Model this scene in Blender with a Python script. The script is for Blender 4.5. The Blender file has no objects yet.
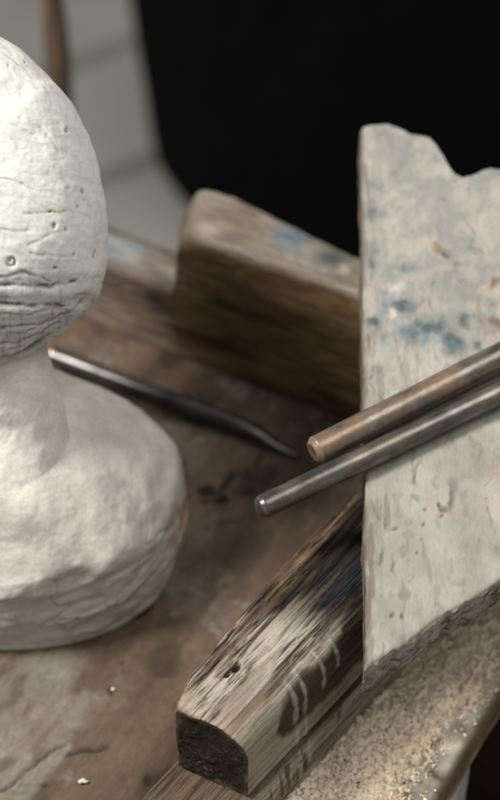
import bpy, math, random
import numpy as np
from mathutils import Vector, Matrix

random.seed(4); RNG = np.random.default_rng(4)
SC = bpy.context.scene
COL = SC.collection
R = math.radians

# ------------------------------------------------------------------ camera maths
PITCH, DIST, FPX = R(46), .85, 1779.0
TGT = np.array([0, 0, .08])
FW = np.array([0, math.cos(PITCH), -math.sin(PITCH)])
UP = np.array([0, math.sin(PITCH), math.cos(PITCH)])
RT = np.array([1.0, 0, 0])
CAM = TGT - DIST * FW

def at(px, py, z):
    """point of the place at height z seen at photo pixel px, py"""
    d = FW * FPX + RT * (px - 250) + UP * (400 - py)
    return CAM + d * ((z - CAM[2]) / d[2])

# ------------------------------------------------------------------ noise
def _h(ix, iy, iz, seed):
    n = (ix * 374761393 + iy * 668265263 + iz * 2147483647 + seed * 1274126177) & 0xFFFFFFFF
    n = ((n ^ (n >> 13)) * 1274126177) & 0xFFFFFFFF
    n = ((n ^ (n >> 16)) * 2246822519) & 0xFFFFFFFF
    return ((n ^ (n >> 15)) & 0xFFFFFF) / float(0xFFFFFF)

def vn(p, seed=0):
    p = np.asarray(p, float)
    i = np.floor(p).astype(np.int64); f = p - i
    f = f * f * f * (f * (f * 6 - 15) + 10)
    o = 0
    for a in (0, 1):
        wx = f[:, 0] if a else 1 - f[:, 0]
        for b in (0, 1):
            wy = f[:, 1] if b else 1 - f[:, 1]
            for c in (0, 1):
                wz = f[:, 2] if c else 1 - f[:, 2]
                o = o + wx * wy * wz * _h(i[:, 0] + a, i[:, 1] + b, i[:, 2] + c, seed)
    return o * 2 - 1

def fbm(p, scale, octv=4, seed=0, gain=.5):
    q = np.asarray(p, float) * np.asarray(scale, float)
    a, s, t = 1.0, 0, 0
    for k in range(octv):
        s = s + a * vn(q + 17.3 * k, seed + k); t += a; a *= gain; q = q * 2.03
    return s / t * 1.5

def sst(a, b, x):
    t = np.clip((x - a) / (b - a), 0, 1); return t * t * (3 - 2 * t)

def mix(a, b, t):
    a = np.asarray(a, float); b = np.asarray(b, float); t = np.asarray(t)[..., None]
    return a * (1 - t) + b * t

def polydist(P2, pts):
    d = np.full(len(P2), 1e9)
    for (a, b) in zip(pts[:-1], pts[1:]):
        a = np.array(a, float); b = np.array(b, float); ab = b - a
        t = np.clip(((P2 - a) @ ab) / (ab @ ab), 0, 1)
        d = np.minimum(d, np.linalg.norm(P2 - a - t[:, None] * ab, axis=1))
    return d

# ------------------------------------------------------------------ mesh helpers
def link(name, V, F, m, col=None, parent=None, smooth=True, alpha=0.0):
    me = bpy.data.meshes.new(name)
    me.from_pydata(np.asarray(V).tolist(), [], F)
    if smooth:
        me.polygons.foreach_set('use_smooth', [True] * len(me.polygons))
    if col is not None:
        at_ = me.attributes.new('col', 'FLOAT_COLOR', 'POINT')
        c = np.ones((len(V), 4)); c[:, :3] = np.clip(col, 0.002, 1); c[:, 3] = alpha
        at_.data.foreach_set('color', c.ravel())
    me.materials.append(m); me.update()
    o = bpy.data.objects.new(name, me); COL.objects.link(o)
    if parent: o.parent = parent
    return o

def tag(o, label=None, cat=None, group=None, kind=None):
    if label: o['label'] = label
    if cat: o['category'] = cat
    if group: o['group'] = group
    if kind: o['kind'] = kind
    return o

def empty(name, loc, rz=0):
    o = bpy.data.objects.new(name, None); COL.objects.link(o)
    o.location = loc; o.rotation_euler = (0, 0, rz); o.empty_display_size = .02
    return o

def grid_faces(n, k, wrap=True, off=0):
    F = []
    kk = k if wrap else k - 1
    for i in range(n - 1):
        a = off + i * k
        for j in range(kk):
            j2 = (j + 1) % k
            F.append((a + j, a + j2, a + k + j2, a + k + j))
    return F

def normals(V, F):
    N = np.zeros_like(V)
    q = np.array([f for f in F if len(f) == 4])
    n = np.cross(V[q[:, 2]] - V[q[:, 0]], V[q[:, 3]] - V[q[:, 1]])
    for k in range(4): np.add.at(N, q[:, k], n)
    return N / (np.linalg.norm(N, axis=1)[:, None] + 1e-12)

def resample(pts, n, closed=True):
    pts = np.array(pts, float)
    if closed: pts = np.vstack([pts, pts[:1]])
    s = np.r_[0, np.cumsum(np.linalg.norm(np.diff(pts, axis=0), axis=1))]
    t = np.linspace(0, s[-1], n, endpoint=not closed)
    return np.c_[np.interp(t, s, pts[:, 0]), np.interp(t, s, pts[:, 1])]

def rounded(w0, w1, h0, h1, rads, n):
    """section y in w0..w1, z in h0..h1; rads = radii of corners (w0h0, w1h0, w1h1, w0h1)"""
    pts = []
    for (cx, cz, sx, sz, r, a0) in ((w0, h0, 1, 1, rads[0], 180), (w1, h0, -1, 1, rads[1], 270),
                                    (w1, h1, -1, -1, rads[2], 0), (w0, h1, 1, -1, rads[3], 90)):
        for k in range(13):
            a = R(a0 + 90 * k / 12)
            pts.append((cx + sx * r + r * math.cos(a), cz + sz * r + r * math.sin(a)))
    return resample(pts, n)

def sweep(xs, ringf, K, M=14):
    """closed bar: rings ringf(x) -> (K,2) in y,z at every x; ends closed by M shrinking rings. Returns V, F, capmask"""
    rings, capm = [], []
    def cap(x):
        r = ringf(x); c = r.mean(0)
        return [np.c_[np.full(K, x), c + (r - c) * s] for s in np.linspace(0.02, 1, M)]
    c0 = cap(xs[0]); c1 = cap(xs[-1])[::-1]
    for r in c0[:-1]: rings.append(r); capm.append(1)
    for x in xs:
        r = ringf(x); rings.append(np.c_[np.full(K, x), r]); capm.append(0)
    for r in c1[1:]: rings.append(r); capm.append(2)
    V = np.vstack(rings); F = grid_faces(len(rings), K)
    F.append(tuple(range(K - 1, -1, -1))); n = len(V); F.append(tuple(range(n - K, n)))
    q = normals(V, F); cen = V - V.mean(0)
    if (cen[:, 1:] * q[:, 1:]).sum() < 0: F = [f[::-1] for f in F]
    return V, F, np.repeat(np.array(capm), K)

# ------------------------------------------------------------------ materials
def nodes(name):
    m = bpy.data.materials.new(name); m.use_nodes = True
    nt = m.node_tree; return m, nt, nt.nodes, nt.links, nt.nodes['Principled BSDF']

def mat(name, rough=.8, layers=((300, (1, 1, 1), .35),), bumps=((400, (1, 1, 1), .4, .0006),),
        metallic=0.0, spec=.3, color=None, rough_var=.15, fibre=()):
    """colour = point attribute 'col' (or color) varied by stretched noises; several bump noises"""
    m, nt, N, L, B = nodes(name)
    tc = N.new('ShaderNodeTexCoord')
    if color is None:
        a = N.new('ShaderNodeAttribute'); a.attribute_name = 'col'; cur = a.outputs['Color']
    else:
        a = N.new('ShaderNodeRGB'); a.outputs[0].default_value = (*color, 1); cur = a.outputs[0]
    def noise(sc, st, det=6):
        mp = N.new('ShaderNodeMapping'); mp.inputs['Scale'].default_value = st
        L.new(tc.outputs['Object'], mp.inputs['Vector'])
        n = N.new('ShaderNodeTexNoise'); n.inputs['Scale'].default_value = sc
        n.inputs['Detail'].default_value = det; n.inputs['Roughness'].default_value = .62
        L.new(mp.outputs[0], n.inputs['Vector']); return n.outputs['Fac']
    last = None
    for (sc, st, amt) in layers:
        f = noise(sc, st); last = f
        mr = N.new('ShaderNodeMapRange'); mr.inputs['From Min'].default_value = .3; mr.inputs['From Max'].default_value = .7
        mr.inputs['To Min'].default_value = 1 - amt; mr.inputs['To Max'].default_value = 1 + amt * .8
        L.new(f, mr.inputs['Value'])
        vm = N.new('ShaderNodeVectorMath'); vm.operation = 'SCALE'
        L.new(cur, vm.inputs[0]); L.new(mr.outputs[0], vm.inputs['Scale']); cur = vm.outputs[0]
    for (st, lo_, hi_, amt) in fibre:                    # dark wood fibres; point alpha says how bare the wood is
        f = noise(1.0, st, 4)
        mr = N.new('ShaderNodeMapRange'); mr.inputs['From Min'].default_value = lo_; mr.inputs['From Max'].default_value = hi_
        mr.inputs['To Max'].default_value = amt; L.new(f, mr.inputs['Value'])
        mu = N.new('ShaderNodeMath'); mu.operation = 'MULTIPLY'; L.new(mr.outputs[0], mu.inputs[0]); L.new(a.outputs['Alpha'], mu.inputs[1])
        om = N.new('ShaderNodeMath'); om.operation = 'SUBTRACT'; om.inputs[0].default_value = 1; L.new(mu.outputs[0], om.inputs[1])
        vm = N.new('ShaderNodeVectorMath'); vm.operation = 'SCALE'; L.new(cur, vm.inputs[0]); L.new(om.outputs[0], vm.inputs['Scale']); cur = vm.outputs[0]
    L.new(cur, B.inputs['Base Color'])
    if last is not None:
        rr = N.new('ShaderNodeMapRange'); rr.inputs['To Min'].default_value = max(.05, rough - rough_var)
        rr.inputs['To Max'].default_value = min(1, rough + rough_var)
        L.new(last, rr.inputs['Value']); L.new(rr.outputs[0], B.inputs['Roughness'])
    else: B.inputs['Roughness'].default_value = rough
    prev = None
    for (sc, st, s, d) in bumps:
        b = N.new('ShaderNodeBump'); b.inputs['Strength'].default_value = s; b.inputs['Distance'].default_value = d
        L.new(noise(sc, st, 8), b.inputs['Height'])
        if prev: L.new(prev, b.inputs['Normal'])
        prev = b.outputs[0]
    if prev: L.new(prev, B.inputs['Normal'])
    B.inputs['Metallic'].default_value = metallic
    B.inputs['Specular IOR Level'].default_value = spec
    return m

M_stone = mat('pale_carved_stone', .85, ((140, (1, 1, 1), .06), (900, (1, 1, 1), .07)), ((260, (1, .5, 1.6), .13, .0007), (1300, (1, 1, 1), .2, .0003)), spec=.03)
M_base = mat('rough_stone', .9, ((90, (1, 1, 1), .10), (700, (1, 1, 1), .12)), ((150, (1, 1, 1), .12, .0010), (900, (1, 1, 1), .2, .0003)), spec=.03)
M_wood = mat('weathered_wood', .8, ((1100, (1, 1, 1), .16), (55, (.35, 6, 6), .18), (420, (.08, 3.5, 3.5), .22)), ((420, (.05, 3.0, 3.0), .6, .0007), (1500, (.5, 1, 1), .3, .0003)), spec=.12, fibre=(((70, 1050, 1050), .50, .57, .72), ((24, 420, 420), .52, .62, .6)))
M_plank = mat('dusty_painted_plank', .8, ((60, (1, .5, 1), .07), (700, (1, .4, 1), .10)), ((90, (1, .6, 1), .12, .0010), (800, (1, .25, 1), .4, .0004)), spec=.25)
M_table = mat('worn_dusty_tabletop', .85, ((45, (1, 1, 1), .18), (500, (1, .5, 1), .20)), ((150, (1, .6, 1), .4, .0012), (1000, (1, 1, 1), .4, .0004)), spec=.2)
M_steel = mat('scuffed_steel', .34, ((350, (.2, 1, 1), .14), (2200, (.6, 1, 1), .30)), ((350, (.5, 1, 1), .10, .0004), (2300, (.7, 1, 1), .22, .00018)), metallic=.85, spec=.5, rough_var=.14)
def rust_by_alpha(m):
    nt = m.node_tree; B = nt.nodes['Principled BSDF']; a = [n for n in nt.nodes if n.bl_idname == 'ShaderNodeAttribute'][0]
    mr = nt.nodes.new('ShaderNodeMapRange'); mr.inputs['To Min'].default_value = .88; mr.inputs['To Max'].default_value = .05
    nt.links.new(a.outputs['Alpha'], mr.inputs['Value']); nt.links.new(mr.outputs[0], B.inputs['Metallic'])
rust_by_alpha(M_steel)
M_dust = mat('sawdust_grains', .95, ((500, (1, 1, 1), .10), (1500, (1, 1, 1), .14)), ((900, (1, 1, 1), .35, .0006),), spec=.1)
M_black = mat('black_cloth', .92, ((60, (1, 1, 1), .3),), ((900, (1, 1, 1), .3, .001),), spec=.05, color=(.0025, .0025, .0027))
M_post = mat('varnished_brown_wood', .5, ((40, (6, 6, .4), .35),), ((200, (3, 3, .3), .2, .001),), spec=.4)
M_box = mat('dark_box_shade', .7, ((30, (4, 4, .4), .4),), ((200, (3, 3, .3), .2, .001),), spec=.03, color=(.010, .0055, .0035))  # near-black, the shade below the table put into the colour
M_leg = mat('grey_painted_metal', .5, ((60, (1, 1, 1), .1),), (), metallic=.2, color=(.36, .355, .34))

def floor_mat():
    m, nt, N, L, B = nodes('grey_floorboards')
    tc = N.new('ShaderNodeTexCoord'); mp = N.new('ShaderNodeMapping'); mp.inputs['Rotation'].default_value = (0, 0, R(-33))
    L.new(tc.outputs['Object'], mp.inputs['Vector'])
    sx = N.new('ShaderNodeSeparateXYZ'); L.new(mp.outputs[0], sx.inputs[0])
    def mth(op, a, b=None):
        n = N.new('ShaderNodeMath'); n.operation = op
        for i, v in enumerate((a, b)):
            if v is None: continue
            if isinstance(v, (int, float)): n.inputs[i].default_value = v
            else: L.new(v, n.inputs[i])
        return n.outputs[0]
    fr = mth('FRACT', mth('DIVIDE', mth('ADD', sx.outputs['Y'], FLOOR_OFF), FLOOR_W))
    d = mth('ABSOLUTE', mth('SUBTRACT', fr, .5))
    mr = N.new('ShaderNodeMapRange'); mr.inputs['From Min'].default_value = .055; mr.inputs['From Max'].default_value = .085
    mr.interpolation_type = 'SMOOTHSTEP'; L.new(d, mr.inputs['Value'])
    nz = N.new('ShaderNodeTexNoise'); nz.inputs['Scale'].default_value = 5; nz.inputs['Detail'].default_value = 8
    L.new(tc.outputs['Object'], nz.inputs['Vector'])
    mx = N.new('ShaderNodeMix'); mx.data_type = 'RGBA'
    mx.inputs['A'].default_value = (.155, .148, .127, 1); mx.inputs['B'].default_value = (.265, .258, .232, 1)
    L.new(mr.outputs[0], mx.inputs['Factor'])
    nr = N.new('ShaderNodeMapRange'); nr.inputs['From Min'].default_value = .3; nr.inputs['From Max'].default_value = .7
    nr.inputs['To Min'].default_value = .8; nr.inputs['To Max'].default_value = 1.12; L.new(nz.outputs['Fac'], nr.inputs['Value'])
    vm = N.new('ShaderNodeVectorMath'); vm.operation = 'SCALE'; L.new(mx.outputs['Result'], vm.inputs[0]); L.new(nr.outputs[0], vm.inputs['Scale'])
    L.new(vm.outputs[0], B.inputs['Base Color']); B.inputs['Roughness'].default_value = .7
    b = N.new('ShaderNodeBump'); b.inputs['Strength'].default_value = .4; b.inputs['Distance'].default_value = .004
    L.new(mr.outputs[0], b.inputs['Height']); L.new(b.outputs[0], B.inputs['Normal'])
    return m
FLOOR_Z = -.75
FLOOR_W = .24
FLOOR_OFF = 0.0
_p = at(136, 166, FLOOR_Z)                      # a seam passes here
_c, _s = math.cos(R(-33)), math.sin(R(-33))
FLOOR_OFF = FLOOR_W * .5 - (_s * _p[0] + _c * _p[1])
M_floor = floor_mat()

# ------------------------------------------------------------------ floor
V = np.array([(-6, -4, FLOOR_Z), (6, -4, FLOOR_Z), (6, 8, FLOOR_Z), (-6, 8, FLOOR_Z)])
tag(link('floor', V, [(0, 1, 2, 3)], M_floor, smooth=False), kind='structure')

# ------------------------------------------------------------------ worktable
E0, E1 = at(440, 800, 0), at(500, 700, 0)
ea = math.atan2(*(E1 - E0)[:2][::-1])           # direction of the right-hand edge
trot = ea - R(90)                               # local y runs along the edge, local x points off the table
TAB = empty('worktable', (E0[0], E0[1], 0), trot)
tag(TAB, 'worn brown wooden worktable top, dusty and cracked, under the stone and the beams', 'table')
tc_, ts_ = math.cos(trot), math.sin(trot)
def t_loc(p): 
    d = np.asarray(p)[..., :2] - E0[:2]
    return np.stack([d[..., 0] * tc_ + d[..., 1] * ts_, -d[..., 0] * ts_ + d[..., 1] * tc_], -1)

BB_A = R(-28)                                   # direction of the back beam
bfl = at(195, 364, 0)                           # a point on its foot, front
ylocal = t_loc(bfl)[1]
TY0, TY1, TX0 = -.16, ylocal + .075, -.46
nx, ny = 330, 420
gx = TX0 + (0 - TX0) * np.linspace(0, 1, nx); gy = np.linspace(TY0, TY1, ny)
X, Y = np.meshgrid(gx, gy)                      # rows: y
P2 = np.c_[X.ravel(), Y.ravel()]
W2 = np.c_[E0[0] + P2[:, 0] * tc_ - P2[:, 1] * ts_, E0[1] + P2[:, 0] * ts_ + P2[:, 1] * tc_]
P3 = np.c_[P2, np.zeros(len(P2))]
edge = np.minimum.reduce([0 - P2[:, 0], P2[:, 1] - TY0, TY1 - P2[:, 1], P2[:, 0] - TX0])
z = -.006 * (1 - np.sqrt(np.clip(1 - (1 - np.clip(edge / .006, 0, 1)) ** 2, 0, 1)))
z += .0012 * fbm(P3, (30, 18, 1), 4, 3) * sst(0, .01, edge) * .6
def tw(px, py): return at(px, py, 0)[:2]
cracks = [[(0, 792), (14, 782), (30, 768), (46, 752), (62, 744)], [(66, 756), (84, 750), (104, 744)], [(255, 470), (262, 452)]]
ck = np.zeros(len(P2)); nw = .0018 * np.c_[fbm(P3, 90, 3, 5), fbm(P3, 90, 3, 6)]
for c in cracks:
    d = polydist(W2 + nw, [tw(*q) for q in c]); ck = np.maximum(ck, .75 * np.exp(-(d / .0010) ** 2))
pits = [(182, 463, 4), (214, 492, 7), (204, 500, 6), (226, 478, 4), (110, 692, 2.5), (120, 664, 2.5), (152, 778, 6), (168, 780, 6), (200, 484, 5), (222, 500, 4), (48, 782, 3)]
for (px, py, r) in pits:
    d = np.linalg.norm(W2 + nw * 1.6 - tw(px, py), axis=1); ck = np.maximum(ck, np.exp(-(d / (r * .00045)) ** 2))
zone = np.exp(-(np.hypot(*(W2 - tw(212, 492)).T) / .024) ** 2)
ck = np.maximum(ck, sst(.30, .62, fbm(P3, (150, 90, 1), 4, 8) + .55 * zone - .25) * zone * 1.3).clip(0, 1)
z -= .0016 * ck
brown = np.array([.108, .072, .047]); dark = np.array([.032, .021, .014]); grey = np.array([.19, .172, .135])
g1 = fbm(P3, (70, 8, 1), 4, 11); g2 = fbm(P3, 24, 5, 12); g3 = fbm(P3, (260, 40, 1), 3, 13); g4 = fbm(P3, 110, 4, 19)
col = mix(brown, dark, np.clip(.28 + .4 * g1 + .25 * g3 + .2 * g4, 0, 1))
dust = sst(.25, .95, g2 + .35 * g3 + .2 * g4 + .75 * np.exp(-(np.linalg.norm(W2 - tw(30, 705), axis=1) / .045) ** 2))
col = mix(col, grey, dust * .62)
col = mix(col, dark, .8 * sst(.2, .65, fbm(P3, (55, 34, 1), 4, 17)))
col = mix(col, grey * 1.15, .6 * sst(.42, .7, fbm(P3, 210, 3, 18)) * sst(-.1, .5, g2))
warm = np.exp(-(np.linalg.norm(W2 - tw(250, 520), axis=1) / .07) ** 2)
col = mix(col, np.array([.175, .128, .095]), .6 * warm * (.6 + .4 * g2))
# pale band of bare wood near the outer edge of the ledge
col = mix(col, np.array([.36, .32, .255]) * (1 + .35 * g4[:, None]), sst(-.075, -.06, P2[:, 0]) * (1 - sst(-.006, -.001, P2[:, 0])) * np.clip(.75 + .3 * g4, 0, 1))
col = mix(col, np.array([.10, .065, .035]), sst(-.005, -.001, P2[:, 0]) * .8)
for (px, py, r) in ((435, 776, 3), (440, 779, 2), (432, 772, 2.4)):
    col = mix(col, [.02, .015, .01], np.exp(-(np.linalg.norm(W2 - tw(px, py), axis=1) / (r * .0005)) ** 2))
col = mix(col, [.018, .013, .010], np.clip(ck * 1.1, 0, .95))
top = np.c_[P2, z]
# skirt and underside
per = [j for j in range(nx)] + [i * nx + nx - 1 for i in range(1, ny)] + [(ny - 1) * nx + j for j in range(nx - 2, -1, -1)] + [i * nx for i in range(ny - 2, 0, -1)]
F = grid_faces(ny, nx, False)
V = [top]; C = [col]; base = len(top); k = len(per); prevring = per
for q, (dz, sh) in enumerate(((-.010, 0), (-.015, 0), (-.019, 0), (-.022, -.0015), (-.0225, -.004))):
    ring = top[per].copy(); ring[:, 2] = dz
    cen = np.array([TX0 / 2, (TY0 + TY1) / 2]); ring[:, :2] += np.sign(cen - ring[:, :2]) * -sh * np.array([1, 1])
    ring[:, 0] += .0006 * fbm(ring, (60, 60, 300), 3, 21)
    V.append(ring)
    cc = np.array([.11, .07, .04]) if q < 1 else np.array([.30, .20, .10])
    C.append(np.tile(cc, (k, 1)) * (1 + .5 * fbm(ring, (80, 80, 400), 3, 22))[:, None])
    idx = list(range(base, base + k))
    for j in range(k):
        F.append((prevring[j], idx[j], idx[(j + 1) % k], prevring[(j + 1) % k]))
    prevring = idx; base += k
F.append(tuple(prevring[::-1]))
link('tabletop', np.vstack(V), F, M_table, np.vstack(C), TAB)
def box(x0, x1, y0, y1, z0, z1, r=.003):
    K = 40; xs = np.r_[x0, x0 + r, x1 - r, x1]
    def ring(x):
        s = 1 if x in (xs[1], xs[2]) else 0
        q = r * (1 - s)
        return rounded(y0 + q, y1 - q, z0 + q, z1 - q, [r * .9] * 4, K)
    V, F, c = sweep(xs, ring, K, 3); return V, F
def lleg(lx, ly):
    V, F = box(lx - .011, lx + .011, ly - .011, ly + .011, FLOOR_Z + .001, -.0235)
    link('leg', V, F, M_leg, None, TAB, False)
lp = t_loc(at(464, 800, -.05))
lleg(lp[0] - .012, lp[1] - .004); lleg(TX0 + .04, lp[1]); lleg(lp[0] - .012, TY1 - .05); lleg(TX0 + .04, TY1 - .05)

# ------------------------------------------------------------------ wood colouring
PAINT = np.array([.36, .325, .265]); BARE = np.array([.15, .095, .058]); DEEP = np.array([.035, .022, .014])
def fibres(P, sx=9, sy=260, seed=0, lo=.15, hi=.6):
    return sst(lo, hi, fbm(P, (sx, sy, sy), 4, seed, .6))

# ------------------------------------------------------------------ near beam (rail + base board)
NA = R(52)
n0 = at(174, 708, .08)
NB = empty('wooden_beam', (n0[0], n0[1], 0), NA)
tag(NB, 'weathered grey wooden beam with dark rough sawn end and paint drips, in the foreground', 'beam')
ca, sa = math.cos(NA), math.sin(NA)
def n_loc(p):
    d = np.asarray(p)[:2] - n0[:2]
    return np.array([d[0] * ca + d[1] * sa, -d[0] * sa + d[1] * ca, p[2]])
LEN = .228
def nright(x): return np.interp(x, (0, .02, .06, .24), (-.0335, -.0340, -.0345, -.0375))
def nring(x):
    t = np.clip(x / .13, 0, 1.3)
    wl = float(np.interp(x, (0, .006, .018, .04, .075, .1, .23), (-.0002, .0032, .0062, .0076, .0100, .0112, .0112)))
    sh = .0165 - .005 * min(1, t * 1.15)
    return rounded(float(nright(x)), wl, .0362, .080, (.002, .002, .0035, sh), 300)
xs = np.linspace(0, LEN, 330)
V, F, capm = sweep(xs, nring, 300, 40)
V[:, 0] += np.where(V[:, 0] < .06, (-V[:, 1]) * .20 * (1 - V[:, 0] / .06), 0)       # the end is cut askew
N = normals(V, F); P = V.copy()
fb = fibres(P, 10, 240, 31); lo = fbm(P, (14, 40, 40), 4, 32)
side = sst(.5, .9, -N[:, 1]); topm = sst(.35, .8, N[:, 2]); lefts = sst(.4, .9, N[:, 1])
endm = (capm == 1).astype(float)
chip = sst(.15, .7, fbm(P, (18, 160, 160), 4, 35)) * np.exp(-((P[:, 1] - .008) / .006) ** 2) * sst(.05, .072, P[:, 2])
disp = .0007 * lo - .0006 * fb * (1 - endm) - .0013 * chip * (1 - endm) + endm * (.0008 * fbm(P, 150, 3, 36) + .00012 * fbm(P, 900, 3, 37))
# dent in the shoulder side, and nail hole
q = n_loc(at(236, 667, .08)); hole = np.exp(-(np.hypot((P[:, 0] - q[0]) / 1.5, P[:, 1] - q[1]) / .0017) ** 4) * topm
q2 = n_loc(at(228, 674, .08)); hole = np.maximum(hole, .8 * np.exp(-(np.hypot((P[:, 0] - q2[0]) / 2.2, P[:, 1] - q2[1]) / .0009) ** 4) * topm)
disp -= .003 * hole
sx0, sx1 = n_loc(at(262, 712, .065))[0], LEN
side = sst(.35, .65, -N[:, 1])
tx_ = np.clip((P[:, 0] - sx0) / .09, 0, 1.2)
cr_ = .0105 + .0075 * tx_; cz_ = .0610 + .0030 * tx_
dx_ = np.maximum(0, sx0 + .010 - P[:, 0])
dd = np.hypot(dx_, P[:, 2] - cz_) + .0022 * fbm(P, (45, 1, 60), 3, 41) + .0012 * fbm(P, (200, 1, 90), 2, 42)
hollow_shade = side * (1 - sst(cr_ - .0022, cr_ + .0022, dd))  # dark hollow in the flank: slight relief, its shade put into the colour
disp -= .0010 * hollow_shade
crk = sst(.70, .95, 1 - np.abs(fbm(P, (8, 170, 170), 4, 49)) * 3.0) * sst(-.25, .35, fbm(P, (16, 60, 60), 3, 50) + .9 * np.exp(-((P[:, 1] - .008) / .010) ** 2) - .15)
disp -= .0007 * crk * topm
V = V + N * disp[:, None]
# bare, grain-dark stretch close to the plank, whose cast shade also deepens the colour
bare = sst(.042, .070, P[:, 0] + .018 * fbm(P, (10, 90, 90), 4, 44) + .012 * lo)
scr = fibres(P, 13, 200, 45, .28, .62)
paintc = mix(PAINT, np.array([.29, .235, .175]), np.clip(.40 + .8 * lo, 0, 1))
paintc = mix(paintc, BARE * .9, np.clip(fb * .85 + .5 * scr, 0, .95))
bare_shade = mix(BARE * .34, DEEP * .3, np.clip(.30 + .9 * fibres(P, 8, 330, 46, -.1, .5), 0, 1))
bare_shade = mix(bare_shade, PAINT * .26, .5 * sst(.25, .7, fbm(P, (9, 300, 300), 3, 47)))
worn = sst(-.15, .35, fbm(P, (38, 100, 100), 4, 38) + .8 * np.exp(-((P[:, 1] - .008) / .007) ** 2) - .05)
fine = sst(.0, .42, fbm(P, (9, 460, 460), 4, 39, .6))
paintc = mix(paintc, np.array([.10, .068, .045]), fine * (.18 + .72 * worn))
fleck = sst(.38, .6, fbm(P, (110, 260, 260), 3, 40)) * (.35 + .65 * np.exp(-(P[:, 0] / .03) ** 2))
paintc = mix(paintc, np.array([.09, .055, .032]), fleck * .8)
paintc = mix(paintc, np.array([.055, .036, .024]), np.clip(crk * 1.0, 0, .9))
col = mix(paintc, bare_shade, bare * sst(-.2, .35, N[:, 2]))
blue = 0
for (px, py, r) in ((352, 578, .007), (362, 560, .008), (310, 548, .004), (340, 590, .005)):
    b = n_loc(at(px, py, .08)); blue = blue + np.exp(-(np.hypot((P[:, 0] - b[0]) / 2.4, P[:, 1] - b[1]) / r) ** 2)
col = mix(col, [.010, .019, .030], np.clip(blue, 0, 1) * topm * .7 * np.clip(.6 + .7 * fbm(P, (20, 250, 250), 3, 48), 0, 1))
# left flank: darker splintered edge
col = mix(col, mix(BARE, DEEP, fb), np.clip(lefts * .8 + chip * 1.1, 0, 1))
# right flank
sidec = mix(np.array([.33, .285, .22]), BARE * 1.1, np.clip(.35 + .5 * lo + .5 * fb, 0, 1))
sidec = mix(sidec, mix(BARE * .55, DEEP, np.clip(.3 + fb, 0, 1)), np.clip(hollow_shade, 0, 1))
for (px, py0, py1, wd) in ((297, 690, 782, .0017), (312, 684, 770, .0014), (331, 664, 705, .0012), (347, 650, 682, .0014)):
    a = n_loc(at(px, py0, .077)); 
    dx = np.abs(P[:, 0] - a[0] + .0003 * fbm(P, (1, 1, 60), 2, 51 + px)); zlo = .08 - (py1 - py0) * .00058
    dr = np.exp(-(dx / (wd * (1 + .35 * fbm(P, (1, 1, 200), 2, 52)))) ** 4) * sst(zlo - .001, zlo + .002, P[:, 2])
    sidec = mix(sidec, np.array([.40, .375, .32]), dr * .7 * np.clip(.7 + .6 * fbm(P, (1, 1, 120), 2, 53), 0, 1))
    V = V + N * (dr * side * .0003)[:, None]
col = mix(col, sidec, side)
col = mix(col, np.array([.40, .32, .24]), np.exp(-((P[:, 0]) / .008) ** 2) * (1 - endm) * topm * .7)
speck = sst(.42, .75, fbm(P, 950, 2, 55)) * sst(-.4, .5, fbm(P, 90, 2, 56) + (.07 - P[:, 2]) * 14)
endc = mix(np.array([.022, .016, .012]), np.array([.11, .09, .07]), speck * .6 + .10 * sst(.2, .8, lo))
srow = np.clip((np.arange(len(P)) // 300) / 39.0, 0, 1)
border = sst(.80, 1.0, srow + .10 * fbm(P, 260, 3, 57)) * endm
rings_ = .5 + .5 * np.sin(np.hypot(P[:, 1] + .004, P[:, 2] - .030) * 2600 + 4 * fbm(P, 70, 2, 58))
endc = endc * (1 + .35 * (rings_ - .5))[:, None]
endc = mix(endc, np.array([.085, .058, .038]), border * .75)
col = mix(col, endc, endm)
col = mix(col, np.array([.12, .085, .055]), np.exp(-(P[:, 0] / .0022) ** 2) * (1 - endm) * np.clip(.5 + 1.1 * fbm(P, 200, 3, 59), 0, 1))
col = mix(col, [.008, .006, .005], np.clip(hole, 0, 1))
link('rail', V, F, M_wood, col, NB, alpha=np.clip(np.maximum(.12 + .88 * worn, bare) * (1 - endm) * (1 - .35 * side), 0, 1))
# base board below
def bwide(x): return nright(np.asarray(x)) - .0022
def bring(x): return rounded(float(bwide(x)), .0025 + .006 * float(sst(0, .05, x)), .0, .0355, (.001, .001, .0012, .0025), 220)
xs = np.linspace(-.105, LEN + .004, 300)
V, F, capm = sweep(xs, bring, 220, 16)
N = normals(V, F); P = V.copy()
fb = fibres(P, 12, 300, 61); lo = fbm(P, (14, 50, 50), 4, 62); side = sst(.5, .9, -N[:, 1])
groove = side * np.exp(-((P[:, 2] - .011 - .0006 * lo) / .0009) ** 2)
V = V + N * (.0005 * lo - .0005 * fb - .0012 * groove)[:, None]
col = mix(np.array([.40, .365, .30]), BARE * 1.5, np.clip(.2 + .7 * lo + .3 * fb, 0, 1))
col = mix(np.array([.12, .085, .055]) * (1 - .4 * fb[:, None]), col, side)
tick = side * sst(.25, .5, fbm(P, (420, 1, 45), 3, 65)) * sst(-.2, .3, fbm(P, (30, 1, 30), 2, 64)) * sst(.013, .016, P[:, 2])
col = mix(col, BARE * .5, .8 * tick)
col = mix(col, BARE * .7, groove * .8)

for (dx0, zlo) in ((n_loc(at(297, 690, .077))[0], .012), (n_loc(at(312, 684, .077))[0], .018)):
    dr = np.exp(-((P[:, 0] - dx0 + .0008 * fbm(P, (1, 1, 90), 2, 66)) / .0011) ** 4) * sst(zlo, zlo + .002, P[:, 2]) * side
    col = mix(col, np.array([.42, .405, .36]), dr * .8); V = V + N * (dr * .0004)[:, None]
col = mix(col, np.array([.055, .04, .03]), (capm == 1) * .8)
link('base_board', V, F, M_wood, col, NB, alpha=.6)

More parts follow.
